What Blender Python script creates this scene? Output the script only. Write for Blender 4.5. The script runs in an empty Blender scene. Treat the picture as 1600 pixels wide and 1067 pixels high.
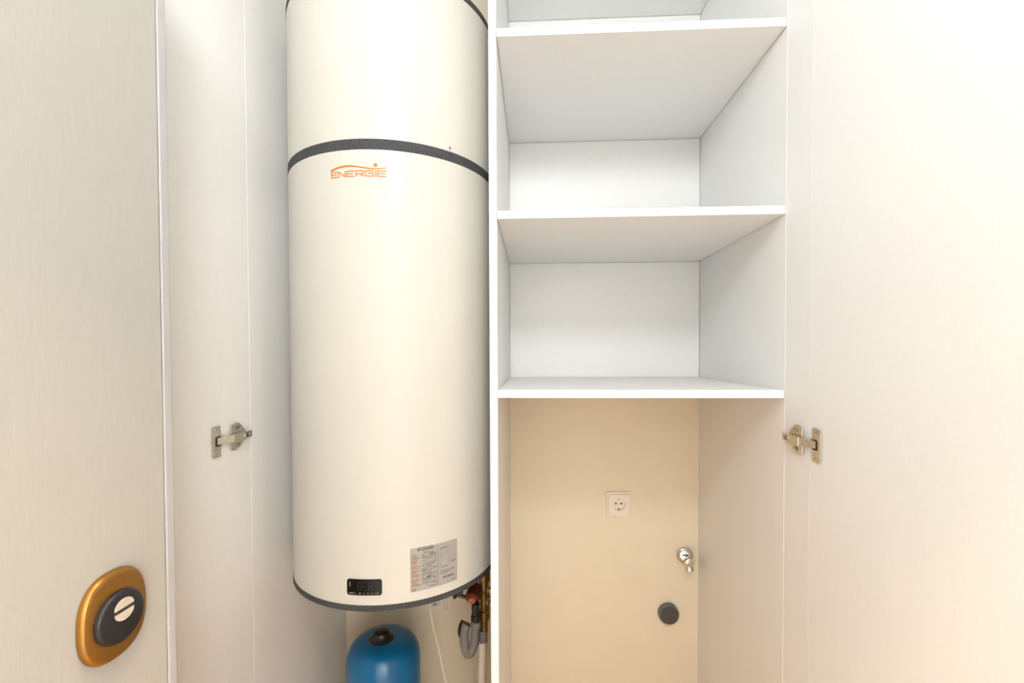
import bpy, bmesh, math, random
from mathutils import Vector, Matrix

# ------------------------------------------------------------------ scene, camera, light
SC = bpy.context.scene
COL = SC.collection
random.seed(4)

EYE = 1.40
YS = 1.03186            # plane of the shelf fronts
YF = 0.9407             # plane of the carcass front
YB = 1.5569             # back wall
XL, XR = -0.65802, 0.54691   # inner faces of the carcass sides
XD0, XD1 = -0.10084, -0.08309  # divider
FPX, PPY = 717.69, 565.40    # focal length and principal row in pixels of a 1600x1067 frame

cam_d = bpy.data.cameras.new('camera')
cam = bpy.data.objects.new('camera', cam_d)
COL.objects.link(cam)
cam_d.sensor_width = 36.0
cam_d.sensor_fit = 'HORIZONTAL'
cam_d.lens = FPX / 1600.0 * 36.0
cam_d.shift_y = (PPY - 533.5) / 1600.0
cam_d.clip_start = 0.02
rgt = Vector((0.998806, 0.048704, -0.003769))
up = Vector((0.002814, 0.019655, 0.999803))
fwd = Vector((-0.048768, 0.99862, -0.019494))
m = Matrix((rgt, up, -fwd)).transposed().to_4x4()
m.translation = (0, 0, EYE)
cam.matrix_world = m
SC.camera = cam

vs = SC.view_settings
vs.view_transform = 'Standard'
vs.look = 'None'
vs.gamma = 1.0
vs.use_curve_mapping = False
vs.exposure = 0.07
SC.cycles.caustics_reflective = False
SC.cycles.caustics_refractive = False

world = bpy.data.worlds.new('world')
SC.world = world
world.use_nodes = True
world.node_tree.nodes['Background'].inputs[0].default_value = (0.9, 0.95, 1.0, 1)
world.node_tree.nodes['Background'].inputs[1].default_value = 0.15


def area(name, loc, size, energy, color, rot=(0, 0, 0), shape='DISK', size_y=None):
    d = bpy.data.lights.new(name, 'AREA')
    d.shape = shape
    d.size = size
    if size_y:
        d.size_y = size_y
    d.energy = energy
    d.color = color
    o = bpy.data.objects.new(name, d)
    o.location = loc
    o.rotation_euler = rot
    COL.objects.link(o)
    return o


HALL_FILL = (0.0, -0.37, 2.36)  # added cool fill over the doorway, brightens the upper shelves
LAND_FILL = (1.75, -1.25, 2.70)  # added fill set off to the side, lights the cupboard by landing bounce
area('hall_fill_light', (HALL_FILL[0], HALL_FILL[1] + 0.065, HALL_FILL[2]), 0.34, 11.8, (0.90, 0.965, 1.0), (math.pi / 2, 0, 0))
area('landing_fill_light', (LAND_FILL[0], LAND_FILL[1], 2.635), 0.34, 270, (1.0, 0.97, 0.915))
SPOT = (0.02, 0.32, 2.70)  # added warm fill, its floor bounce warms the lower parts
sp = area('floor_fill_light', (SPOT[0], SPOT[1], 2.684), 0.08, 4, (1.0, 0.74, 0.45))
sp.data.spread = math.radians(46)


# ------------------------------------------------------------------ materials
def mat(name, color, rough=0.5, metal=0.0, noise=None, bump=None, coat=0.0, emit=None, spec=0.5):
    """noise = (scale, amount, stretch xyz) varies the colour; bump = (scale, strength, stretch)"""
    M = bpy.data.materials.new(name)
    M.use_nodes = True
    nt = M.node_tree
    b = nt.nodes['Principled BSDF']
    b.inputs['Base Color'].default_value = (*color, 1)
    b.inputs['Roughness'].default_value = rough
    b.inputs['Metallic'].default_value = metal
    b.inputs['Specular IOR Level'].default_value = spec
    if coat:
        b.inputs['Coat Weight'].default_value = coat
        b.inputs['Coat Roughness'].default_value = 0.08
    if emit:
        b.inputs['Emission Color'].default_value = (*emit[0], 1)
        b.inputs['Emission Strength'].default_value = emit[1]

    def tex(scale, stretch):
        tc = nt.nodes.new('ShaderNodeTexCoord')
        mp = nt.nodes.new('ShaderNodeMapping')
        mp.inputs['Scale'].default_value = stretch
        nz = nt.nodes.new('ShaderNodeTexNoise')
        nz.inputs['Scale'].default_value = scale
        nz.inputs['Detail'].default_value = 3
        nt.links.new(tc.outputs['Object'], mp.inputs['Vector'])
        nt.links.new(mp.outputs['Vector'], nz.inputs['Vector'])
        return nz
    if noise:
        nz = tex(noise[0], noise[2])
        rp = nt.nodes.new('ShaderNodeValToRGB')
        a = noise[1]
        rp.color_ramp.elements[0].position = 0.3
        rp.color_ramp.elements[1].position = 0.7
        rp.color_ramp.elements[0].color = (*[max(0, c * (1 - a)) for c in color], 1)
        rp.color_ramp.elements[1].color = (*[min(1, c * (1 + a)) for c in color], 1)
        nt.links.new(nz.outputs['Fac'], rp.inputs['Fac'])
        nt.links.new(rp.outputs['Color'], b.inputs['Base Color'])
    if bump:
        nz = tex(bump[0], bump[2])
        bp = nt.nodes.new('ShaderNodeBump')
        bp.inputs['Strength'].default_value = bump[1]
        bp.inputs['Distance'].default_value = 0.002
        nt.links.new(nz.outputs['Fac'], bp.inputs['Height'])
        nt.links.new(bp.outputs['Normal'], b.inputs['Normal'])
    return M


U = (1, 1, 1)
M = {
    'laminate': mat('white_laminate', (0.925, 0.92, 0.90), 0.45, noise=(60, 0.012, (8, 8, 1)), bump=(150, 0.05, (6, 6, 1))),
    'paint': mat('wall_paint', (0.82, 0.735, 0.57), 0.7, noise=(14, 0.01, U), bump=(220, 0.05, U)),
    'room_paint': mat('room_paint', (0.87, 0.87, 0.86), 0.75, bump=(200, 0.05, U)),
    'ceiling': mat('ceiling_paint', (0.86, 0.86, 0.85), 0.8, bump=(200, 0.04, U)),
    'floor': mat('floor_wood', (0.76, 0.41, 0.13), 0.35, noise=(9, 0.2, (1, 8, 1)), bump=(30, 0.05, (1, 8, 1))),
    'stone': mat('landing_stone', (0.46, 0.46, 0.45), 0.4, noise=(25, 0.12, U)),
    'entry': mat('entrance_panel', (0.46, 0.44, 0.40), 0.38, noise=(40, 0.02, (6, 6, 1)), bump=(120, 0.08, (5, 5, 1))),
    'entry_edge': mat('entrance_edge_profile', (0.47, 0.455, 0.455), 0.5, noise=(30, 0.02, U)),
    'enamel': mat('tank_enamel', (0.64, 0.612, 0.55), 0.34, noise=(6, 0.006, U), spec=0.16),
    'foam': mat('dark_foam_band', (0.055, 0.055, 0.058), 0.85, noise=(420, 0.6, U), bump=(420, 0.5, U)),
    'orange': mat('orange_print', (0.62, 0.19, 0.018), 0.5, noise=(60, 0.03, U)),
    'gold': mat('bronze_gold', (0.31, 0.148, 0.03), 0.36, metal=0.75, noise=(300, 0.06, U), bump=(500, 0.03, U)),
    'guard': mat('dark_guard', (0.018, 0.018, 0.021), 0.42, metal=0.3, noise=(300, 0.25, U)),
    'nickel': mat('nickel', (0.70, 0.64, 0.55), 0.22, metal=0.92, noise=(80, 0.08, U)),
    'chrome': mat('chrome', (0.72, 0.70, 0.67), 0.14, metal=1.0, noise=(60, 0.05, U)),
    'steel': mat('steel_key_disc', (0.72, 0.66, 0.57), 0.35, metal=0.35, noise=(200, 0.05, U)),
    'darkmetal': mat('dark_recess', (0.035, 0.028, 0.02), 0.5, noise=(100, 0.2, U)),
    'black': mat('black_plastic', (0.012, 0.012, 0.012), 0.3, noise=(100, 0.2, U)),
    'display': mat('display_black', (0.006, 0.0055, 0.005), 0.22, noise=(40, 0.2, U), spec=0.3),
    'print_grey': mat('display_print', (0.30, 0.28, 0.26), 0.5, noise=(100, 0.05, U)),
    'print_dim': mat('display_segments', (0.030, 0.030, 0.028), 0.4, noise=(100, 0.05, U)),
    'sticker': mat('silver_sticker', (0.38, 0.365, 0.34), 0.5, noise=(50, 0.03, U)),
    'ink': mat('sticker_ink', (0.10, 0.085, 0.07), 0.5, noise=(100, 0.1, U)),
    'ink_light': mat('sticker_fine_ink', (0.20, 0.17, 0.135), 0.5, noise=(100, 0.1, U)),
    'ink_red': mat('sticker_red_ink', (0.40, 0.215, 0.13), 0.5, noise=(100, 0.1, U)),
    'blue': mat('blue_vessel_paint', (0.003, 0.135, 0.33), 0.28, noise=(30, 0.06, U), coat=0.15),
    'cap': mat('dark_grey_cap', (0.062, 0.058, 0.055), 0.6, noise=(120, 0.15, U)),
    'cap_rim': mat('grey_cap_rim', (0.17, 0.165, 0.16), 0.55, noise=(120, 0.1, U)),
    'socket': mat('socket_plastic', (0.84, 0.775, 0.66), 0.35, noise=(60, 0.01, U)),
    'red': mat('red_valve', (0.11, 0.014, 0.008), 0.4, noise=(90, 0.15, U)),
    'pink': mat('pale_red_button', (0.45, 0.17, 0.11), 0.4, noise=(90, 0.1, U)),
    'brass': mat('brass', (0.22, 0.14, 0.04), 0.38, metal=0.8, noise=(70, 0.15, U)),
    'hose': mat('grey_hose', (0.19, 0.18, 0.17), 0.5, noise=(90, 0.08, U)),
    'pipe': mat('white_pipe', (0.68, 0.62, 0.53), 0.45, noise=(90, 0.04, U)),
    'cable': mat('white_cable', (0.80, 0.72, 0.58), 0.5, noise=(90, 0.03, U)),
    'lamp': mat('fill_lamp_diffuser', (0.9, 0.9, 0.9), 0.5, emit=((1.0, 0.97, 0.93), 6.0)),  # glowing face of the added fill lamps
    'fill_lamp_base': mat('fill_lamp_base', (0.8, 0.8, 0.8), 0.4, noise=(40, 0.02, U)),
    'tin': mat('zinc_steel', (0.45, 0.44, 0.42), 0.4, metal=0.9, noise=(60, 0.1, U)),
}


# ------------------------------------------------------------------ mesh helpers
def world_offset(o):
    v = Vector((0, 0, 0))
    while o is not None:
        v += o.location
        o = o.parent
    return v


class MB:
    def __init__(s):
        s.v, s.f = [], []

    def add(s, vs_, fs):
        n = len(s.v)
        s.v += [tuple(a) for a in vs_]
        s.f += [tuple(i + n for i in f) for f in fs]
        return s

    def box(s, x0, x1, y0, y1, z0, z1):
        x0, x1 = sorted((x0, x1)); y0, y1 = sorted((y0, y1)); z0, z1 = sorted((z0, z1))
        return s.add([(x0, y0, z0), (x1, y0, z0), (x1, y1, z0), (x0, y1, z0), (x0, y0, z1), (x1, y0, z1), (x1, y1, z1), (x0, y1, z1)],
                     [(0, 3, 2, 1), (4, 5, 6, 7), (0, 1, 5, 4), (1, 2, 6, 5), (2, 3, 7, 6), (3, 0, 4, 7)])

    def prism(s, poly, fn, t0, t1):
        """poly: 2-D loop; fn(a, b, t) -> 3-D point"""
        n = len(poly)
        vs_ = [fn(a, b, t0) for a, b in poly] + [fn(a, b, t1) for a, b in poly]
        fs = [tuple(range(n)), tuple(range(2 * n - 1, n - 1, -1))]
        fs += [(i, n + i, n + (i + 1) % n, (i + 1) % n) for i in range(n)]
        return s.add(vs_, fs)

    def ring(s, outer, inner, fn, t0, t1):
        n = len(outer)
        vs_ = [fn(a, b, t) for t in (t0, t1) for L in (outer, inner) for a, b in L]
        fs = []
        for i in range(n):
            j = (i + 1) % n
            fs += [(2 * n + i, 2 * n + j, 3 * n + j, 3 * n + i), (i, n + i, n + j, j),
                   (i, j, 2 * n + j, 2 * n + i), (n + i, 3 * n + i, 3 * n + j, n + j)]
        return s.add(vs_, fs)

    def lathe(s, prof, c, ax=(0, 0, 1), seg=32, closed=False):
        """prof: (radius, height along the axis) pairs"""
        ax = Vector(ax).normalized()
        a = ax.orthogonal().normalized()
        b = ax.cross(a)
        c = Vector(c)
        vs_, fs = [], []
        n = len(prof)
        for k in range(seg):
            t = 2 * math.pi * k / seg
            d = a * math.cos(t) + b * math.sin(t)
            vs_ += [c + d * r + ax * h for r, h in prof]
        for k in range(seg):
            k2 = (k + 1) % seg
            for i in range(n - 1):
                fs.append((k * n + i, k2 * n + i, k2 * n + i + 1, k * n + i + 1))
            if closed:
                fs.append((k * n + n - 1, k2 * n + n - 1, k2 * n, k * n))
        if not closed:
            fs.append(tuple(k * n for k in range(seg - 1, -1, -1)))
            fs.append(tuple(k * n + n - 1 for k in range(seg)))
        return s.add(vs_, fs)

    def tube(s, pts, r, seg=12):
        P = [Vector(p) for p in pts]
        # Catmull-Rom resample
        Q = []
        for i in range(len(P) - 1):
            p0, p1, p2, p3 = P[max(i - 1, 0)], P[i], P[i + 1], P[min(i + 2, len(P) - 1)]
            for k in range(8):
                t = k / 8
                Q.append(0.5 * ((2 * p1) + (p2 - p0) * t + (2 * p0 - 5 * p1 + 4 * p2 - p3) * t * t + (3 * p1 - p0 - 3 * p2 + p3) * t ** 3))
        Q.append(P[-1])
        vs_, fs = [], []
        ref = None
        for i, q in enumerate(Q):
            d = (Q[min(i + 1, len(Q) - 1)] - Q[max(i - 1, 0)]).normalized()
            if ref is None:
                ref = d.orthogonal().normalized()
            a = (ref - d * ref.dot(d)).normalized()
            ref = a
            b = d.cross(a)
            rr = r(i / (len(Q) - 1)) if callable(r) else r
            vs_ += [q + (a * math.cos(2 * math.pi * k / seg) + b * math.sin(2 * math.pi * k / seg)) * rr for k in range(seg)]
        for i in range(len(Q) - 1):
            for k in range(seg):
                k2 = (k + 1) % seg
                fs.append((i * seg + k, i * seg + k2, (i + 1) * seg + k2, (i + 1) * seg + k))
        fs.append(tuple(range(seg - 1, -1, -1)))
        fs.append(tuple((len(Q) - 1) * seg + k for k in range(seg)))
        return s.add(vs_, fs)

    def build(s, name, material, parent=None, bevel=0.0, smooth=False, angle=35, fixn=True):
        me = bpy.data.meshes.new(name)
        bm = bmesh.new()
        off = world_offset(parent) if parent is not None else Vector((0, 0, 0))
        bv = [bm.verts.new(Vector(v) - off) for v in s.v]
        for f in s.f:
            try:
                bm.faces.new([bv[i] for i in f])
            except ValueError:
                pass
        bmesh.ops.remove_doubles(bm, verts=bm.verts, dist=1e-6)
        if fixn:
            bmesh.ops.recalc_face_normals(bm, faces=bm.faces)
        if bevel:
            es = [e for e in bm.edges if len(e.link_faces) == 2 and e.calc_face_angle(0) > 0.6]
            bmesh.ops.bevel(bm, geom=es, offset=bevel, segments=2, profile=0.6, affect='EDGES', clamp_overlap=True)
        if smooth:
            for f in bm.faces:
                f.smooth = True
            for e in bm.edges:
                if len(e.link_faces) == 2 and e.calc_face_angle(0) > math.radians(angle):
                    e.smooth = False
        bm.to_mesh(me)
        bm.free()
        me.materials.append(M[material])
        o = bpy.data.objects.new(name, me)
        COL.objects.link(o)
        if parent is not None:
            o.parent = parent
        return o


def tag(o, label=None, cat=None, group=None, kind=None):
    if label:
        o['label'] = label
    if cat:
        o['category'] = cat
    if group:
        o['group'] = group
    if kind:
        o['kind'] = kind
    return o


def thing(name, loc, label, cat, group=None):
    o = bpy.data.objects.new(name, None)
    o.empty_display_size = 0.1
    o.location = loc
    COL.objects.link(o)
    return tag(o, label, cat, group)


def bx(name, material, parent, x0, x1, y0, y1, z0, z1, bevel=0.0):
    return MB().box(x0, x1, y0, y1, z0, z1).build(name, material, parent, bevel=bevel)


def rrect(w, h, r, n=5):
    """rounded rectangle loop, centred"""
    L = []
    for cx, cy, a0 in ((w / 2 - r, h / 2 - r, 0), (-w / 2 + r, h / 2 - r, 90), (-w / 2 + r, -h / 2 + r, 180), (w / 2 - r, -h / 2 + r, 270)):
        for k in range(n + 1):
            a = math.radians(a0 + 90 * k / n)
            L.append((cx + r * math.cos(a), cy + r * math.sin(a)))
    return L


def circ(r, n=24, cx=0, cy=0):
    return [(cx + r * math.cos(2 * math.pi * k / n), cy + r * math.sin(2 * math.pi * k / n)) for k in range(n)]


# ------------------------------------------------------------------ the setting
def struct(name, material, *boxes):
    b = MB()
    for q in boxes:
        b.box(*q)
    return tag(b.build(name, material), kind='structure')


ZC = 2.70
struct('floor', 'floor', (-1.3, 2.4, -0.435, 1.70, -0.1, 0.0))
struct('floor_landing', 'stone', (-1.3, 2.4, -1.9, -0.435, -0.1, 0.0))
struct('ceiling', 'ceiling', (-1.3, 2.4, -1.9, 1.70, ZC, ZC + 0.1))
struct('wall_back', 'paint', (-1.3, 2.4, YB, 1.70, 0, ZC))
struct('wall_back_left', 'room_paint', (-1.3, XL - 0.021, 0.955, YB, 0, ZC))
struct('wall_back_right', 'room_paint', (XR + 0.021, 2.4, 0.955, YB, 0, ZC))
struct('wall_left', 'room_paint', (-1.4, -1.3, -1.9, 1.70, 0, ZC))
struct('wall_right', 'room_paint', (2.4, 2.5, -1.9, 1.70, 0, ZC))
struct('wall_front', 'room_paint', (-1.3, -0.56, -0.50, -0.37, 0, ZC), (0.46, 2.4, -0.50, -0.37, 0, ZC), (-0.56, 0.46, -0.50, -0.37, 2.10, ZC))
struct('wall_landing', 'room_paint', (-1.3, 2.4, -2.0, -1.9, 0, ZC))

# entrance door, standing open to the left of the camera
XE = -0.47
door = thing('door_1', (XE - 0.03, -0.34, 0.0), 'greige entrance door standing open at left with bronze lock plate', 'door')
del door['category']
door['kind'] = 'structure'
bx('door_panel', 'entry', door, XE - 0.058, XE, -0.345, 0.5585, 0.012, 2.08, 0.002)
b = MB().box(XE - 0.062, XE + 0.0006, 0.5598, 0.5725, 0.008, 2.085)
b.build('edge_profile', 'entry_edge', door, bevel=0.0015)
LY, LZ = 0.4815, 1.1118


def onX(x0):
    return lambda a, bb, t: (x0 + t, LY + a, LZ + bb)


plate = []
for k in range(48):
    a = 2 * math.pi * (k + 0.5) / 48
    c_, s_ = math.cos(a), math.sin(a)
    plate.append((0.0395 * math.copysign(abs(c_) ** (2 / 2.5), c_), 0.0490 * math.copysign(abs(s_) ** (2 / 2.5), s_)))
pl = MB()
scales = [(1.0, 0.0), (1.0, 0.0035), (0.975, 0.0062), (0.93, 0.0082), (0.88, 0.0088)]
vs_, fs = [], []
n = len(plate)
for sc, t in scales:
    vs_ += [onX(XE)(a * sc, bb * sc, t) for a, bb in plate]
for i in range(len(scales) - 1):
    for k in range(n):
        k2 = (k + 1) % n
        fs.append((i * n + k, i * n + k2, (i + 1) * n + k2, (i + 1) * n + k))
fs.append(tuple(range(n)))
fs.append(tuple((len(scales) - 1) * n + k for k in range(n)))
pl.add(vs_, fs)
lock = pl.build('lock_plate', 'gold', door, smooth=True, angle=50)
lock['label'] = 'bronze coloured oval lock plate'
g = MB().lathe([(0.0288, 0.0), (0.0288, 0.0038), (0.0276, 0.0058), (0.0255, 0.0068)], (XE + 0.0086, LY - 0.0005, LZ - 0.0015), (1, 0, 0), 40)
g.build('cylinder_guard', 'guard', lock, smooth=True)
KX, KZ = XE + 0.0153, LZ + 0.0068
for sgn in (1, -1):
    half = [(0.0117 * math.cos(math.pi * k / 14), sgn * (0.0021 + 0.0098 * math.sin(math.pi * k / 14))) for k in range(15)]
    MB().prism(half, lambda a, bb, t: (KX + t, LY + a, KZ + bb), 0, 0.0014).build('key_disc', 'steel', lock)
MB().prism(rrect(0.0236, 0.0044, 0.001), lambda a, bb, t: (KX + t, LY + a, KZ + bb), 0, 0.0006).build('key_slot', 'darkmetal', lock)

# ------------------------------------------------------------------ fitted cupboard
TOP = 2.67
cup = thing('fitted_cupboard', ((XL + XR) / 2, YS, 0), 'white laminate fitted cupboard with open doors, divider and shelves', 'cupboard')
SH = {'h0': 2.5052, 'h1': 2.1032, 'h2': 1.7004, 'h3': 1.2987}
for s, x in ((-1, XL), (1, XR)):
    bx('side_panel', 'laminate', cup, x, x + s * 0.018, YS + 0.0002, YB - 0.0005, 0.0, TOP, 0.0002)
    bx('front_post', 'laminate', cup, x + s * 0.0006, x + s * 0.0186, YF, YS - 0.0002, 0.0, TOP, 0.0002)
bx('divider', 'laminate', cup, XD0, XD1, YS, YB - 0.0005, 0.0, TOP, 0.0008)
bx('top_panel', 'laminate', cup, XL - 0.018, XR + 0.018, YF, YB - 0.0005, TOP + 0.0005, TOP + 0.0185, 0.0008)
for k in ('h0', 'h1', 'h2', 'h3'):
    z = SH[k]
    bx('shelf', 'laminate', cup, XD1 + 0.0009, XR - 0.0012, YS + 0.0004, YB - 0.0040, z, z + 0.018, 0.0008)
for za, zb in ((SH['h3'] + 0.0188, SH['h2'] - 0.0008), (SH['h2'] + 0.0188, SH['h1'] - 0.0008), (SH['h1'] + 0.0188, SH['h0'] - 0.0008)):
    bx('back_panel', 'laminate', cup, XD1 + 0.0015, XR - 0.0015, YB - 0.0036, YB - 0.0006, za, zb)
# doors opened a little past square; inner face in line with the post
DW = 0.598


def door_leaf(s, x, ang):
    c, sn = math.cos(math.radians(ang)), math.sin(math.radians(ang))

    def fn(a, bb, t):           # a: distance from the hinge edge, bb: outwards thickness, t: height
        return (x + s * (a * sn * 0 + 0) + s * (bb * c + a * sn), YF - 0.0003 - a * c + bb * sn, t)
    d = MB().prism([(0, 0), (DW, 0), (DW, 0.018), (0, 0.018)], fn, 0.012, TOP - 0.003)
    return d.build('cupboard_door', 'laminate', cup, bevel=0.0003)


door_leaf(-1, XL - 0.0007, 1.0)
door_leaf(1, XR + 0.0007, 1.0)


def hinge(s, x, z0):
    """s = +1 for the right side panel, -1 for the left"""
    def P(b_, z, t):             # on the side panel; b_ depth behind the carcass front, t out of the panel
        return (x - s * t, YF + b_, z0 + z)

    def Dr(q, z, t):             # on the door leaf; q distance from its hinge edge
        return (x + s * 0.0012 - s * t, YF - 0.0003 - q, z0 + z)
    outline = [(0.018, -0.028), (0.034, -0.029), (0.050, -0.021), (0.062, -0.012), (0.066, -0.008), (0.066, 0.010), (0.060, 0.016), (0.048, 0.027), (0.040, 0.031), (0.030, 0.029), (0.018, 0.027)]
    h = MB().prism(outline, P, -0.0004, 0.0042).build('hinge', 'nickel', cup, bevel=0.0008)
    h['label'] = 'nickel concealed cup hinge'
    for zz in (-0.019, 0.0195):
        MB().prism(rrect(0.012, 0.0075, 0.0035), lambda a, bb, t: P(0.038 + a, zz + bb, t), 0.0040, 0.0046).build('slot', 'darkmetal', h)
        MB().prism(circ(0.0030, 12), lambda a, bb, t: P(0.0365 + a, zz + bb, t), 0.0040, 0.0062).build('screw', 'nickel', h)
    # arm: channel over the plate, narrower tail
    arm = MB()
    side = [(0.012, 0.0042), (0.012, 0.0155), (0.050, 0.0155), (0.058, 0.0135), (0.058, 0.0042)]
    arm.prism(side, lambda a, bb, t: P(a, t, bb), -0.0088, 0.0088)
    arm.build('hinge_arm', 'nickel', h, bevel=0.0008)
    tail = MB().prism([(0.055, 0.0035), (0.055, 0.0128), (0.080, 0.0105), (0.080, 0.0035)], lambda a, bb, t: P(a, t, bb), -0.0072, 0.0072)
    tail.build('arm_tail', 'nickel', h, bevel=0.0006)
    for bb_, tt in ((0.049, 0.0152), (0.0715, 0.0110)):
        MB().prism(circ(0.0046, 16), lambda a, bb, t: P(bb_ + a, bb, t), tt - 0.002, tt + 0.0012).build('screw', 'nickel', h)
        MB().prism(rrect(0.0062, 0.0013, 0.0004, 2), lambda a, bb, t: P(bb_ + a, bb, t), tt + 0.0011, tt + 0.0016).build('screw_slot', 'darkmetal', h)
    MB().prism(rrect(0.0062, 0.0100, 0.002), lambda a, bb, t: P(0.0605 + a, bb, t), 0.0118, 0.0132).build('slot', 'darkmetal', h)
    # plate with the round cup on the door
    outer, inner = [], []
    for k in range(48):
        t = 2 * math.pi * k / 48
        c, sn = math.cos(t), math.sin(t)
        # tall plate: q 0.020..0.0385 with z +-0.0325, plus cup disc of radius 0.0175 around q=0.0215
        best = 0.0175
        qx0, qx1, zz = -0.0085, 0.0165, 0.0325
        tx = (qx1 if c > 0 else qx0) / c if abs(c) > 1e-6 else 9
        tz = (zz if sn > 0 else -zz) / sn if abs(sn) > 1e-6 else 9
        best = max(best, min(tx, tz))
        outer.append((0.0215 + best * c, best * sn))
        ti = min(0.0085 / abs(c) if abs(c) > 1e-6 else 9, 0.0105 / abs(sn) if abs(sn) > 1e-6 else 9)
        ti = min(ti, 0.0122)
        inner.append((0.0215 + ti * c, ti * sn))
    MB().ring(outer, inner, Dr, 0.0003, 0.0034).build('cup_plate', 'nickel', h, bevel=0.0004)
    MB().prism(inner, Dr, 0.0003, 0.0010).build('cup_well', 'darkmetal', h)
    for zz in (-0.025, 0.025):
        MB().prism(circ(0.0036, 14), lambda a, bb, t: Dr(0.0270 + a, zz + bb, t), 0.0028, 0.0040).build('screw', 'nickel', h)
        MB().prism(circ(0.0012, 8), lambda a, bb, t: Dr(0.0270 + a, zz + bb, t), 0.0038, 0.0044).build('screw_slot', 'darkmetal', h)
    # link from the cup to the arm
    def L_(a, bb, t):
        return (x - s * bb, YF + a, z0 + t)
    MB().prism([(-0.0230, 0.0012), (0.0145, 0.0138), (0.0145, 0.0070), (-0.016, 0.0012)], L_, -0.0072, 0.0072).build('link', 'nickel', h, bevel=0.0006)


hinge(-1, XL, 1.2185)
hinge(1, XR, 1.2185)

# ------------------------------------------------------------------ water heater
TX, TY, TR = -0.37093, 1.22793, 0.26104
tank = thing('water_heater', (TX, TY, 0.8411), 'tall cream cylindrical heat pump water heater with dark bands on the wall', 'water heater')


def cyl(arc, z, lift=0.0):
    t = arc / TR
    return (TX + (TR + lift) * math.sin(t), TY - (TR + lift) * math.cos(t), z)


def shell(name, material, prof, parent=tank):
    return MB().lathe(prof, (TX, TY, 0), (0, 0, 1), 128).build(name, material, parent, smooth=True)


body = shell('tank_body', 'enamel', [(TR - 0.004, 0.8545), (TR, 0.8549), (TR, 1.8332), (TR - 0.004, 1.8336)])
upper = shell('heat_pump_casing', 'enamel', [(TR - 0.004, 1.8556), (TR, 1.8560), (TR, 2.2158), (TR - 0.004, 2.2162)])
shell('foam_band', 'foam', [(TR - 0.0035, 1.8330), (TR + 0.0004, 1.8338), (TR + 0.0004, 1.8554), (TR - 0.0035, 1.8562)])
shell('foam_band', 'foam', [(TR - 0.004, 0.8411), (TR + 0.0006, 0.8416), (TR + 0.0006, 0.8541), (TR - 0.004, 0.8547)])
shell('foam_band', 'foam', [(TR - 0.004, 2.2160), (TR + 0.0006, 2.2165), (TR + 0.0006, 2.2300), (TR - 0.004, 2.2306)])
shell('top_cover', 'cap', [(TR - 0.006, 2.2300), (TR - 0.010, 2.2380), (TR - 0.05, 2.2440)])
shell('bottom_cover', 'cap', [(TR - 0.030, 0.8365), (TR - 0.006, 0.8395), (TR - 0.005, 0.8425)])
for z in (1.08, 1.68):
    bx('wall_bracket', 'tin', tank, TX - 0.16, TX + 0.16, TY + TR * 0.77, YB - 0.0005, z, z + 0.04, 0.002)
bx('lower_bracket', 'tin', tank, -0.325, -0.300, 1.27, 1.30, 0.815, 0.8375, 0.001)
# screw on the casing
sc = cyl(0.1988, 1.8631)
sn_ = Vector((math.sin(0.1988 / TR), -math.cos(0.1988 / TR), 0))
s1 = MB().lathe([(0.0052, -0.001), (0.0052, 0.0008), (0.0036, 0.0020)], sc, sn_, 18).build('casing_screw', 'steel', upper, smooth=True)
MB().lathe([(0.0022, 0.0), (0.0022, 0.0023)], sc, sn_, 8).build('screw_recess', 'darkmetal', upper)


def ribbon(b_, pts, w, lift, mapf, w1=None):
    """flat print: a stroke of width w along 2-D points, laid on the surface"""
    w1 = w if w1 is None else w1
    # subdivide
    Q = []
    for i in range(len(pts) - 1):
        (x0, y0), (x1, y1) = pts[i], pts[i + 1]
        k = max(1, int(math.hypot(x1 - x0, y1 - y0) / 0.006))
        Q += [(x0 + (x1 - x0) * j / k, y0 + (y1 - y0) * j / k) for j in range(k)]
    Q.append(pts[-1])
    vs_ = []
    for i, q in enumerate(Q):
        a, c = Q[max(i - 1, 0)], Q[min(i + 1, len(Q) - 1)]
        dx, dy = c[0] - a[0], c[1] - a[1]
        L = math.hypot(dx, dy) or 1
        ww = (w + (w1 - w) * i / max(1, len(Q) - 1)) / 2
        nx, ny = -dy / L * ww, dx / L * ww
        vs_ += [mapf(q[0] - nx, q[1] - ny, lift), mapf(q[0] + nx, q[1] + ny, lift)]
    b_.add(vs_, [(2 * i, 2 * i + 2, 2 * i + 3, 2 * i + 1) for i in range(len(Q) - 1)])


GL = {
    'E': [[(1, 1), (0, 1), (0, 0), (1, 0)], [(0, .52), (.86, .52)]],
    'N': [[(0, 0), (0, 1), (1, 0), (1, 1)]],
    'R': [[(0, 0), (0, 1), (.9, 1), (1, .88), (1, .55), (.9, .42), (.1, .42)], [(.62, .42), (1, 0)]],
    'G': [[(1, 1), (.15, 1), (0, .85), (0, .15), (.15, 0), (1, 0), (1, .52), (.4, .52)]],
    'I': [[(.5, 0), (.5, 1)]],
}


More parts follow.
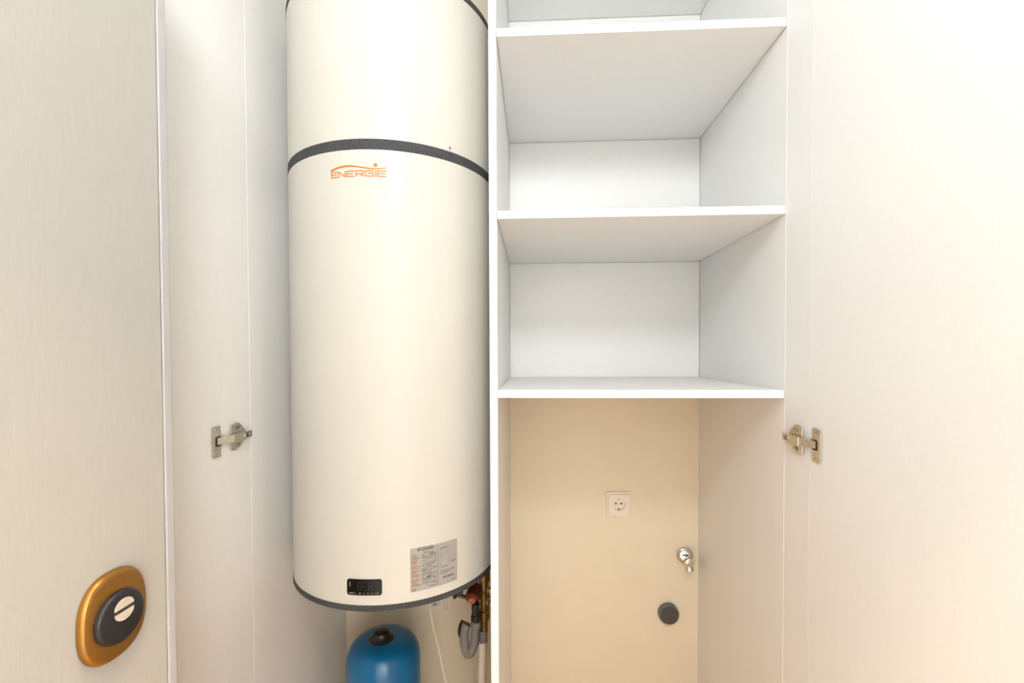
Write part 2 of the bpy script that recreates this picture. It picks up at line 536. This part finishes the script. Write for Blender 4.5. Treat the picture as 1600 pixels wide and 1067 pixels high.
def draw_logo(b_, ox, oz, k, lift, mapf, wk=1.0):
    """the word with its wave and dot; k scales from the 122 mm original"""
    def X(px):
        return ox + (-0.065 + (px - 235) * (0.122 / 1145)) * k
    H = 0.0112 * k
    w = 0.0023 * k * wk
    for ch, a, c in (('E', 245, 378), ('N', 412, 552), ('E', 592, 736), ('R', 778, 930), ('G', 972, 1128), ('I', 1160, 1185), ('E', 1212, 1376)):
        for st in GL[ch]:
            for i in range(len(st) - 1):
                # separate straight strokes keep the corners square
                p, q = st[i], st[i + 1]
                e = w * 0.45
                x0, z0 = X(a + (c - a) * p[0]), oz + H * p[1]
                x1, z1 = X(a + (c - a) * q[0]), oz + H * q[1]
                L = math.hypot(x1 - x0, z1 - z0)
                ux, uz = (x1 - x0) / L * e, (z1 - z0) / L * e
                ribbon(b_, [(x0 - ux, z0 - uz), (x1 + ux, z1 + uz)], w, lift, mapf)
    wave = [(-0.0655, 1.7912), (-0.055, 1.7946), (-0.045, 1.7968), (-0.034, 1.7981), (-0.0241, 1.7984), (-0.012, 1.7974), (0.0, 1.7956), (0.012, 1.7936), (0.023, 1.7922), (0.033, 1.7917), (0.044, 1.7923), (0.057, 1.7945)]
    ribbon(b_, [(ox + x * k, oz + (z - 1.7762) * k) for x, z in wave], 0.0042 * k * wk, lift, mapf, 0.0021 * k * wk)
    dc = (ox + 0.0345 * k, oz + (1.8002 - 1.7770) * k)
    pts = circ(0.0044 * k, 16, *dc)
    b_.add([mapf(p[0], p[1], lift) for p in pts], [tuple(range(16))])


lg = MB()
draw_logo(lg, 0.0, 1.7770, 1.0, 0.0004, cyl)
lg.build('brand_logo', 'orange', body, fixn=False)['label'] = 'orange printed brand lettering with a wave and dot'

# control panel
DXC, DZC, DWD, DHT = 0.0021, 0.8950, 0.0764, 0.0345


def slab(name, material, w, h, r, xc, zc, l0, l1, parent):
    """rounded slab curved with the tank"""
    b_ = MB()
    nx = 24
    top, bot = [], []
    for i in range(nx + 1):
        a = -w / 2 + w * i / nx
        d = max(0.0, abs(a) - (w / 2 - r))
        hh = h / 2 - r + math.sqrt(max(0, r * r - d * d))
        top.append((xc + a, zc + hh)); bot.append((xc + a, zc - hh))
    vs_ = []
    for l in (l0, l1):
        vs_ += [cyl(*p, l) for p in bot] + [cyl(*p, l) for p in top]
    n1 = nx + 1
    fs = []
    for i in range(nx):
        fs += [(i, i + 1, n1 + i + 1, n1 + i), (2 * n1 + i, 3 * n1 + i, 3 * n1 + i + 1, 2 * n1 + i + 1),
               (i, 2 * n1 + i, 2 * n1 + i + 1, i + 1), (n1 + i, n1 + i + 1, 3 * n1 + i + 1, 3 * n1 + i)]
    fs += [(0, n1, 3 * n1, 2 * n1), (nx, 2 * n1 + nx, 3 * n1 + nx, n1 + nx)]
    b_.add(vs_, fs)
    return b_.build(name, material, parent)


panel = slab('control_panel', 'display', DWD, DHT, 0.0038, DXC, DZC, -0.001, 0.0022, tank)
SEG = {'8': [(0, 0, 1, 0), (0, .5, 1, .5), (0, 1, 1, 1), (0, 0, 0, .5), (0, .5, 0, 1), (1, 0, 1, .5), (1, .5, 1, 1)]}
b = MB()
for i in range(3):
    ox, oz = DXC - 0.0140 + i * 0.0120, DZC - 0.0055
    for x0, y0, x1, y1 in SEG['8']:
        p, q = (ox + 0.0075 * x0, oz + 0.0165 * y0), (ox + 0.0075 * x1, oz + 0.0165 * y1)
        ribbon(b, [(p[0] * .92 + q[0] * .08, p[1] * .92 + q[1] * .08), (q[0] * .92 + p[0] * .08, q[1] * .92 + p[1] * .08)], 0.0013, 0.0024, cyl)
b.build('display_digits', 'print_dim', panel, fixn=False)
b = MB()
zb = DZC - 0.0128
ribbon(b, [(DXC - 0.0330, zb), (DXC - 0.0220, zb)], 0.0020, 0.0025, cyl)
for xx in (-0.0185, -0.0005, 0.0165):
    ribbon(b, [(DXC + xx, zb - 0.0028), (DXC + xx, zb + 0.0026)], 0.0007, 0.0025, cyl)
ribbon(b, [(DXC - 0.0118, zb + 0.0012), (DXC - 0.0092, zb - 0.0012), (DXC - 0.0066, zb + 0.0012)], 0.0016, 0.0025, cyl)
ribbon(b, [(DXC + 0.0058, zb + 0.0014), (DXC + 0.0082, zb - 0.0012), (DXC + 0.0106, zb + 0.0014)], 0.0009, 0.0025, cyl)
ribbon(b, [(DXC + 0.0225, zb), (DXC + 0.0268, zb)], 0.0008, 0.0025, cyl)
ribbon(b, [(DXC + 0.0280, zb - 0.0013), (DXC + 0.0308, zb + 0.0016)], 0.0017, 0.0025, cyl)
ribbon(b, [(DXC - 0.0312, DZC + 0.0015), (DXC - 0.0312, DZC + 0.0120)], 0.0014, 0.0025, cyl)
b.build('display_icons', 'print_grey', panel, fixn=False)

# rating sticker
SX0, SX1, SZ0, SZ1 = 0.1000, 0.2130, 0.8752, 0.9716
b = MB()
nx = 16
vs_ = []
for l in (-0.0002, 0.0004):
    for zz in (SZ0, SZ1):
        vs_ += [cyl(SX0 + (SX1 - SX0) * i / nx, zz, l) for i in range(nx + 1)]
n1 = nx + 1
fs = []
for i in range(nx):
    fs += [(i, i + 1, n1 + i + 1, n1 + i), (2 * n1 + i, 2 * n1 + i + 1, 3 * n1 + i + 1, 3 * n1 + i), (i, i + 1, 2 * n1 + i + 1, 2 * n1 + i), (n1 + i, n1 + i + 1, 3 * n1 + i + 1, 3 * n1 + i)]
fs += [(0, n1, 3 * n1, 2 * n1), (nx, n1 + nx, 3 * n1 + nx, 2 * n1 + nx)]
b.add(vs_, fs)
stk = b.build('rating_label', 'sticker', tank)
stk['label'] = 'silver rating sticker with small print'


def S(u, v):     # sticker coordinates 0..1, v from the top
    return (SX0 + (SX1 - SX0) * u, SZ1 - (SZ1 - SZ0) * v)


ink, fine, redk = MB(), MB(), MB()
LF = 0.0007
draw_logo(ink, *S(0.315, 0.075), 0.30, LF, cyl, 1.25)
ribbon(ink, [S(0.555, 0.03), S(0.555, 0.955)], 0.0006, LF, cyl)
rows = 30
for i in range(rows):
    v = 0.125 + i * (0.80 / rows)
    if i > 0 and random.random() < 0.9:
        ribbon(redk, [S(0.03, v), S(0.03 + random.uniform(0.08, 0.17), v)], 0.0014, LF, cyl)
    u = 0.23 if i > 1 else 0.26
    while u < 0.50:
        u2 = min(0.53, u + random.uniform(0.02, 0.10))
        if random.random() < 0.72:
            ribbon(fine, [S(u, v), S(u2, v)], 0.0011, LF, cyl)
        u = u2 + 0.012
    if i % 4 == 3:
        ribbon(fine, [S(0.02, v + 0.013), S(0.545, v + 0.013)], 0.0004, LF, cyl)
for u0, v0, u1 in ((0.40, 0.15, 0.48), (0.36, 0.185, 0.49), (0.33, 0.70, 0.40), (0.33, 0.725, 0.40)):
    ribbon(ink, [S(u0, v0), S(u1, v0)], 0.0012, LF, cyl)
# CE mark
for cx in (0.055, 0.105):
    arc = [S(cx + 0.018 * math.cos(math.radians(a)), 0.957 + 0.023 * math.sin(math.radians(a))) for a in range(60, 301, 24)]
    ribbon(ink, arc, 0.0009, LF, cyl)
ribbon(ink, [S(0.088, 0.957), S(0.110, 0.957)], 0.0008, LF, cyl)
ribbon(fine, [S(0.37, 0.935), S(0.54, 0.935)], 0.0013, LF, cyl)
# diagram of the heater, connection drawings, fine print and bar code on the right half
for L in ([S(0.63, 0.21), S(0.79, 0.21), S(0.79, 0.56), S(0.63, 0.56), S(0.63, 0.21)], [S(0.63, 0.26), S(0.79, 0.26)], [S(0.60, 0.12), S(0.60, 0.55)], [S(0.83, 0.10), S(0.83, 0.55)]):
    for i in range(len(L) - 1):
        ribbon(fine, [L[i], L[i + 1]], 0.0005, LF, cyl)
ribbon(ink, [S(0.61, 0.145), S(0.66, 0.125), S(0.77, 0.125)], 0.0016, LF, cyl)
ribbon(fine, [S(0.62, 0.585), S(0.70, 0.565), S(0.78, 0.575)], 0.0012, LF, cyl)
arc = [S(0.905 + 0.05 * math.cos(math.radians(a)), 0.44 - 0.075 * math.sin(math.radians(a))) for a in range(0, 361, 24)]
ribbon(fine, arc, 0.0005, LF, cyl)
ribbon(ink, [S(0.85, 0.49), S(0.88, 0.51), S(0.92, 0.48), S(0.96, 0.50)], 0.0013, LF, cyl)
for i, (u0, u1) in enumerate(((0.61, 0.93), (0.61, 0.95), (0.61, 0.86), (0.61, 0.78))):
    ribbon(fine, [S(u0, 0.66 + 0.026 * i), S(u1, 0.66 + 0.026 * i)], 0.0010, LF, cyl)
u = 0.665
while u < 0.925:
    w = random.choice((0.004, 0.006, 0.010))
    ribbon(ink, [S(u, 0.80), S(u, 0.852)], w * (SX1 - SX0), LF, cyl)
    u += w + random.choice((0.004, 0.007))
ribbon(fine, [S(0.87, 0.955), S(0.96, 0.955)], 0.0013, LF, cyl)
ink.build('black_print', 'ink', stk, fixn=False)['kind'] = 'stuff'
fine.build('fine_print', 'ink_light', stk, fixn=False)['kind'] = 'stuff'
redk.build('red_print', 'ink_red', stk, fixn=False)['kind'] = 'stuff'

# ------------------------------------------------------------------ plumbing under the heater
VX, VY = -0.447, 1.32
ves = thing('expansion_vessel', (VX, VY, 0), 'blue painted expansion vessel standing below the water heater', 'expansion vessel')
VR = 0.1065
prof = [(0.05, 0.05)]
for k in range(9):
    a = math.pi / 2 * k / 8
    prof.append((0.05 + (VR - 0.05) * math.sin(a), 0.05 + 0.06 * (1 - math.cos(a))))
for k in range(13):
    a = math.pi / 2 * k / 12
    e = 0.62
    prof.append((0.030 + (VR - 0.030) * math.cos(a) ** e, 0.490 + 0.074 * math.sin(a) ** 0.85))
MB().lathe(prof, (VX, VY, 0), (0, 0, 1), 64).build('vessel_body', 'blue', ves, smooth=True)
MB().lathe([(VR + 0.0004, 0.298), (VR + 0.002, 0.300), (VR + 0.002, 0.312), (VR + 0.0004, 0.314)], (VX, VY, 0), (0, 0, 1), 64, True).build('seam_ring', 'blue', ves, smooth=True)
vc = MB().lathe([(0.036, 0.556), (0.036, 0.566), (0.0315, 0.570), (0.0265, 0.575), (0.0225, 0.583), (0.014, 0.587), (0.005, 0.588)], (VX - 0.004, VY - 0.006, 0), (0, 0, 1), 32).build('valve_cap', 'black', ves, smooth=True)
for k in range(3):
    a = 2 * math.pi * k / 3 + 0.5
    cx, cy = VX + 0.08 * math.cos(a), VY + 0.08 * math.sin(a)
    MB().box(cx - 0.012, cx + 0.012, cy - 0.012, cy + 0.012, 0, 0.09).build('foot', 'blue', ves, bevel=0.002)

# safety valve group hanging from the heater's cold inlet
val = thing('safety_valve', (-0.15, 1.315, 0.60), 'brass and red safety valve group under the right of the water heater', 'valve')
MB().lathe([(0.0105, 0.588), (0.0105, 0.625), (0.0150, 0.627), (0.0150, 0.650), (0.0118, 0.652), (0.0118, 0.735), (0.0165, 0.737), (0.0165, 0.765), (0.0125, 0.768), (0.0125, 0.8362)], (-0.1485, 1.318, 0), (0, 0, 1), 20).build('valve_body', 'brass', val, smooth=True)
MB().lathe([(0.0115, 0.0), (0.0115, 0.03)], (-0.1485, 1.318, 0.708), (-1, -0.55, 0.0), 16).build('side_branch', 'brass', val, smooth=True)
rd = MB().lathe([(0.016, -0.034), (0.0215, -0.030), (0.0215, 0.006), (0.0195, 0.011), (0.011, 0.013)], (-0.1770, 1.296, 0.704), (-0.12, -0.93, -0.32), 24).build('red_cap', 'red', val, smooth=True)
MB().lathe([(0.0105, 0.0), (0.0105, 0.006), (0.008, 0.008)], Vector((-0.1770, 1.296, 0.704)) + Vector((-0.12, -0.93, -0.32)).normalized() * 0.012, (-0.12, -0.93, -0.32), 20).build('red_button', 'pink', rd, smooth=True)
MB().lathe([(0.0135, 0.640), (0.0135, 0.655), (0.0115, 0.657), (0.0115, 0.690)], (-0.1690, 1.286, 0), (0, 0, 1), 18).build('drain_spout', 'black', val, smooth=True)
MB().lathe([(0.018, 0.742), (0.018, 0.790), (0.013, 0.796), (0.013, 0.8362)], (-0.1740, 1.318, 0), (0, 0, 1), 20).build('union_nut', 'brass', val, smooth=True)
# black lever with small bracket
MB().tube([(-0.190, 1.300, 0.697), (-0.205, 1.298, 0.700), (-0.222, 1.296, 0.706), (-0.233, 1.296, 0.698)], 0.0055, 10).build('lever', 'black', val, smooth=True)
MB().lathe([(0.011, -0.010), (0.013, 0.0), (0.011, 0.010)], (-0.218, 1.298, 0.718), (0.3, -1, 0), 14).build('lever_knob', 'black', val, smooth=True)
MB().lathe([(0.004, 0.0), (0.004, 0.114)], (-0.218, 1.298, 0.722), (0, 0, 1), 8).build('sensor_stem', 'black', val)
# chrome isolating knobs near the divider
kn = thing('isolating_valve', (-0.128, 1.335, 0.64), 'chrome isolating valve partly hidden behind the cupboard divider', 'valve')
MB().lathe([(0.009, 0.60), (0.009, 0.8362)], (-0.1215, 1.340, 0), (0, 0, 1), 16).build('valve_pipe', 'chrome', kn, smooth=True)
for zz in (0.668, 0.704):
    MB().lathe([(0.006, -0.018), (0.013, -0.012), (0.015, 0.0), (0.013, 0.010), (0.004, 0.013)], (-0.1300, 1.322, zz), (-0.5, -1, 0), 20).build('knob', 'chrome', kn, smooth=True)

# drain hose hanging in a loop below the valve
hz = thing('drain_hose', (-0.185, 1.286, 0.52), 'grey plastic drain hose looped below the safety valve', 'hose')
MB().tube([(-0.1690, 1.286, 0.6380), (-0.1705, 1.286, 0.610), (-0.1745, 1.286, 0.572), (-0.1830, 1.286, 0.548), (-0.1935, 1.285, 0.546), (-0.2000, 1.284, 0.568), (-0.2020, 1.285, 0.592), (-0.1990, 1.286, 0.616), (-0.194, 1.288, 0.628)], 0.0130, 14).build('hose', 'hose', hz, smooth=True)
MB().lathe([(0.0128, 0.0), (0.0150, 0.003), (0.0150, 0.016), (0.0128, 0.019)], (-0.1690, 1.286, 0.6180), (0, 0, 1), 18).build('hose_collar', 'hose', hz, smooth=True)
MB().tube([(-0.2160, 1.290, 0.590), (-0.2170, 1.290, 0.605), (-0.2150, 1.291, 0.620), (-0.2080, 1.293, 0.634)], 0.0040, 8).build('hose_clip', 'black', hz, smooth=True)

pp = thing('water_pipe', (-0.1545, 1.318, 0), 'white insulated water pipe rising beside the divider', 'pipe')
MB().tube([(-0.1600, 1.318, 0.0), (-0.1590, 1.318, 0.2), (-0.1575, 1.318, 0.42), (-0.1520, 1.318, 0.592)], 0.0118, 16).build('pipe', 'pipe', pp, smooth=True)
MB().lathe([(0.0128, 0.560), (0.0128, 0.594)], (-0.1518, 1.318, 0), (0, 0, 1), 18).build('pipe_sleeve', 'hose', pp, smooth=True)
MB().lathe([(0.0122, 0.0), (0.0122, 0.012)], (-0.1575, 1.318, 0.545), (0.02, 0, 1), 18).build('pipe_ring', 'pipe', pp, smooth=True)

cb = thing('power_cable', (-0.29, 1.318, 0), 'thin white power cable hanging down from the water heater', 'cable')
MB().tube([(-0.312, 1.285, 0.820), (-0.3085, 1.310, 0.70), (-0.3060, 1.318, 0.655), (-0.2990, 1.32, 0.60), (-0.2880, 1.32, 0.555), (-0.2760, 1.32, 0.50), (-0.2620, 1.32, 0.431), (-0.245, 1.33, 0.34), (-0.235, 1.34, 0.20), (-0.24, 1.35, 0.0045)], 0.0036, 8).build('cable', 'cable', cb, smooth=True)

# ------------------------------------------------------------------ wall fittings


def wall_socket(cx, cz, label):
    t = thing('wall_socket', (cx, YB, cz), label, 'socket', 'wall sockets')

    def F(a, bb, d):
        return (cx + a, YB - d, cz + bb)
    MB().ring(rrect(0.083, 0.083, 0.004), rrect(0.0690, 0.0690, 0.002), F, 0.0, 0.0072).build('frame', 'socket', t, bevel=0.0008)
    MB().ring(rrect(0.0680, 0.0680, 0.0015, 8), circ_on(0.0205, 36), F, 0.0, 0.0088).build('cover_plate', 'socket', t, bevel=0.0004)
    w = MB().prism(circ(0.0204, 36), F, 0.0, 0.0022).build('socket_well', 'socket', t)
    for a, bb in ((-0.0095, 0.0015), (0.0095, 0.0015)):
        MB().prism(circ(0.0034, 12, a, bb), F, 0.0020, 0.0028).build('pin_hole', 'darkmetal', w)
    MB().prism(circ(0.0016, 10, 0, 0.0015), F, 0.0020, 0.0030).build('centre_screw', 'tin', w)
    for sg in (1, -1):
        MB().prism(rrect(0.0040, 0.0055, 0.0012, 3), lambda a, bb, d: F(a, bb + sg * 0.0168, d), 0.0018, 0.0065).build('earth_clip', 'darkmetal' if sg < 0 else 'tin', w)
    return t


def circ_on(r, n):
    """circle sampled at the same count and start angle as rrect(..., n=8): 36 points"""
    L = []
    for a0_ in (0, 90, 180, 270):
        for k in range(9):
            a = math.radians(a0_ + 4 + 82 * k / 8)
            L.append((r * math.cos(a), r * math.sin(a)))
    return L


wall_socket(0.2823, 0.8897, 'white wall socket in the niche below the lowest shelf')
wall_socket(-0.3450, 0.5520, 'white wall socket half hidden below the water heater')

# washing machine tap
tp = thing('water_tap', (0.505, YB, 0.715), 'chrome wall tap in the niche near the right side panel', 'tap')
tc = (0.5025, YB, 0.7200)
MB().lathe([(0.0275, 0.0), (0.0275, 0.004), (0.0235, 0.009), (0.014, 0.012)], tc, (0, -1, 0), 36).build('rose', 'chrome', tp, smooth=True)
MB().lathe([(0.0115, 0.010), (0.0115, 0.040), (0.0135, 0.041), (0.0135, 0.048), (0.010, 0.050)], (tc[0] + 0.001, tc[1], tc[2] - 0.006), (0, -1, 0), 24).build('tap_body', 'chrome', tp, smooth=True)
hd = MB().lathe([(0.010, 0.0), (0.0165, 0.002), (0.0175, 0.008), (0.0150, 0.014), (0.006, 0.016)], (tc[0] - 0.006, YB - 0.014, tc[2] + 0.006), (-0.15, -1, 0.2), 30).build('handle', 'chrome', tp, smooth=True)
MB().box(tc[0] - 0.017, tc[0] + 0.002, YB - 0.0315, YB - 0.0285, tc[2] + 0.009, tc[2] + 0.0135).build('handle_grip', 'darkmetal', hd, bevel=0.001)
MB().tube([(tc[0] + 0.001, YB - 0.034, tc[2] - 0.006), (tc[0] + 0.0015, YB - 0.036, tc[2] - 0.016), (tc[0] + 0.002, YB - 0.038, tc[2] - 0.026)], 0.0105, 16).build('spout', 'chrome', tp, smooth=True)
MB().lathe([(0.0115, 0.0), (0.0135, 0.003), (0.0135, 0.013), (0.0105, 0.0132), (0.0100, 0.009)], (tc[0] + 0.002, YB - 0.037, tc[2] - 0.022), (0.03, -0.2, -1), 20).build('spout_nozzle', 'chrome', tp, smooth=True)

dc = thing('waste_outlet', (0.4470, YB, 0.5240), 'round dark grey waste pipe outlet plugged on the niche wall', 'waste outlet')
MB().lathe([(0.0335, 0.0), (0.0335, 0.016), (0.0310, 0.0200)], (0.4470, YB, 0.5240), (0, -1, 0), 40).build('cap_rim', 'cap_rim', dc, smooth=True)
MB().lathe([(0.0300, 0.0195), (0.0290, 0.0212), (0.0270, 0.0215)], (0.4470, YB, 0.5240), (0, -1, 0), 40).build('cap_face', 'cap', dc, smooth=True)

# ------------------------------------------------------------------ added fill lamps, all out of view
for (lx, ly, lz), ax, lab in ((HALL_FILL, (0, 1, 0), 'added round white fill light above the entrance doorway'), (LAND_FILL, (0, 0, -1), 'added round white fill light on the landing behind the entrance')):
    t = thing('round_fill_light', (lx, ly, lz), lab, 'lamp', 'added round lights')
    MB().lathe([(0.19, 0.0), (0.19, 0.022), (0.184, 0.03)], (lx, ly, lz), ax, 40).build('fill_lamp_base', 'fill_lamp_base', t, smooth=True)
    MB().lathe([(0.182, 0.028), (0.178, 0.046), (0.15, 0.056), (0.05, 0.060)], (lx, ly, lz), ax, 40).build('fill_lamp_diffuser', 'lamp', t, smooth=True)

t = thing('fill_downlight', SPOT, 'small added ceiling spotlight for warm fill in front of the cupboard', 'lamp')
MB().ring(circ(0.058, 32), circ(0.044, 32), lambda a, bb, d: (SPOT[0] + a, SPOT[1] + bb, SPOT[2] - d), 0.0, 0.006).build('trim_ring', 'fill_lamp_base', t, bevel=0.001)
MB().prism(circ(0.0435, 32), lambda a, bb, d: (SPOT[0] + a, SPOT[1] + bb, SPOT[2] - d), 0.0, 0.003).build('lens', 'lamp', t)
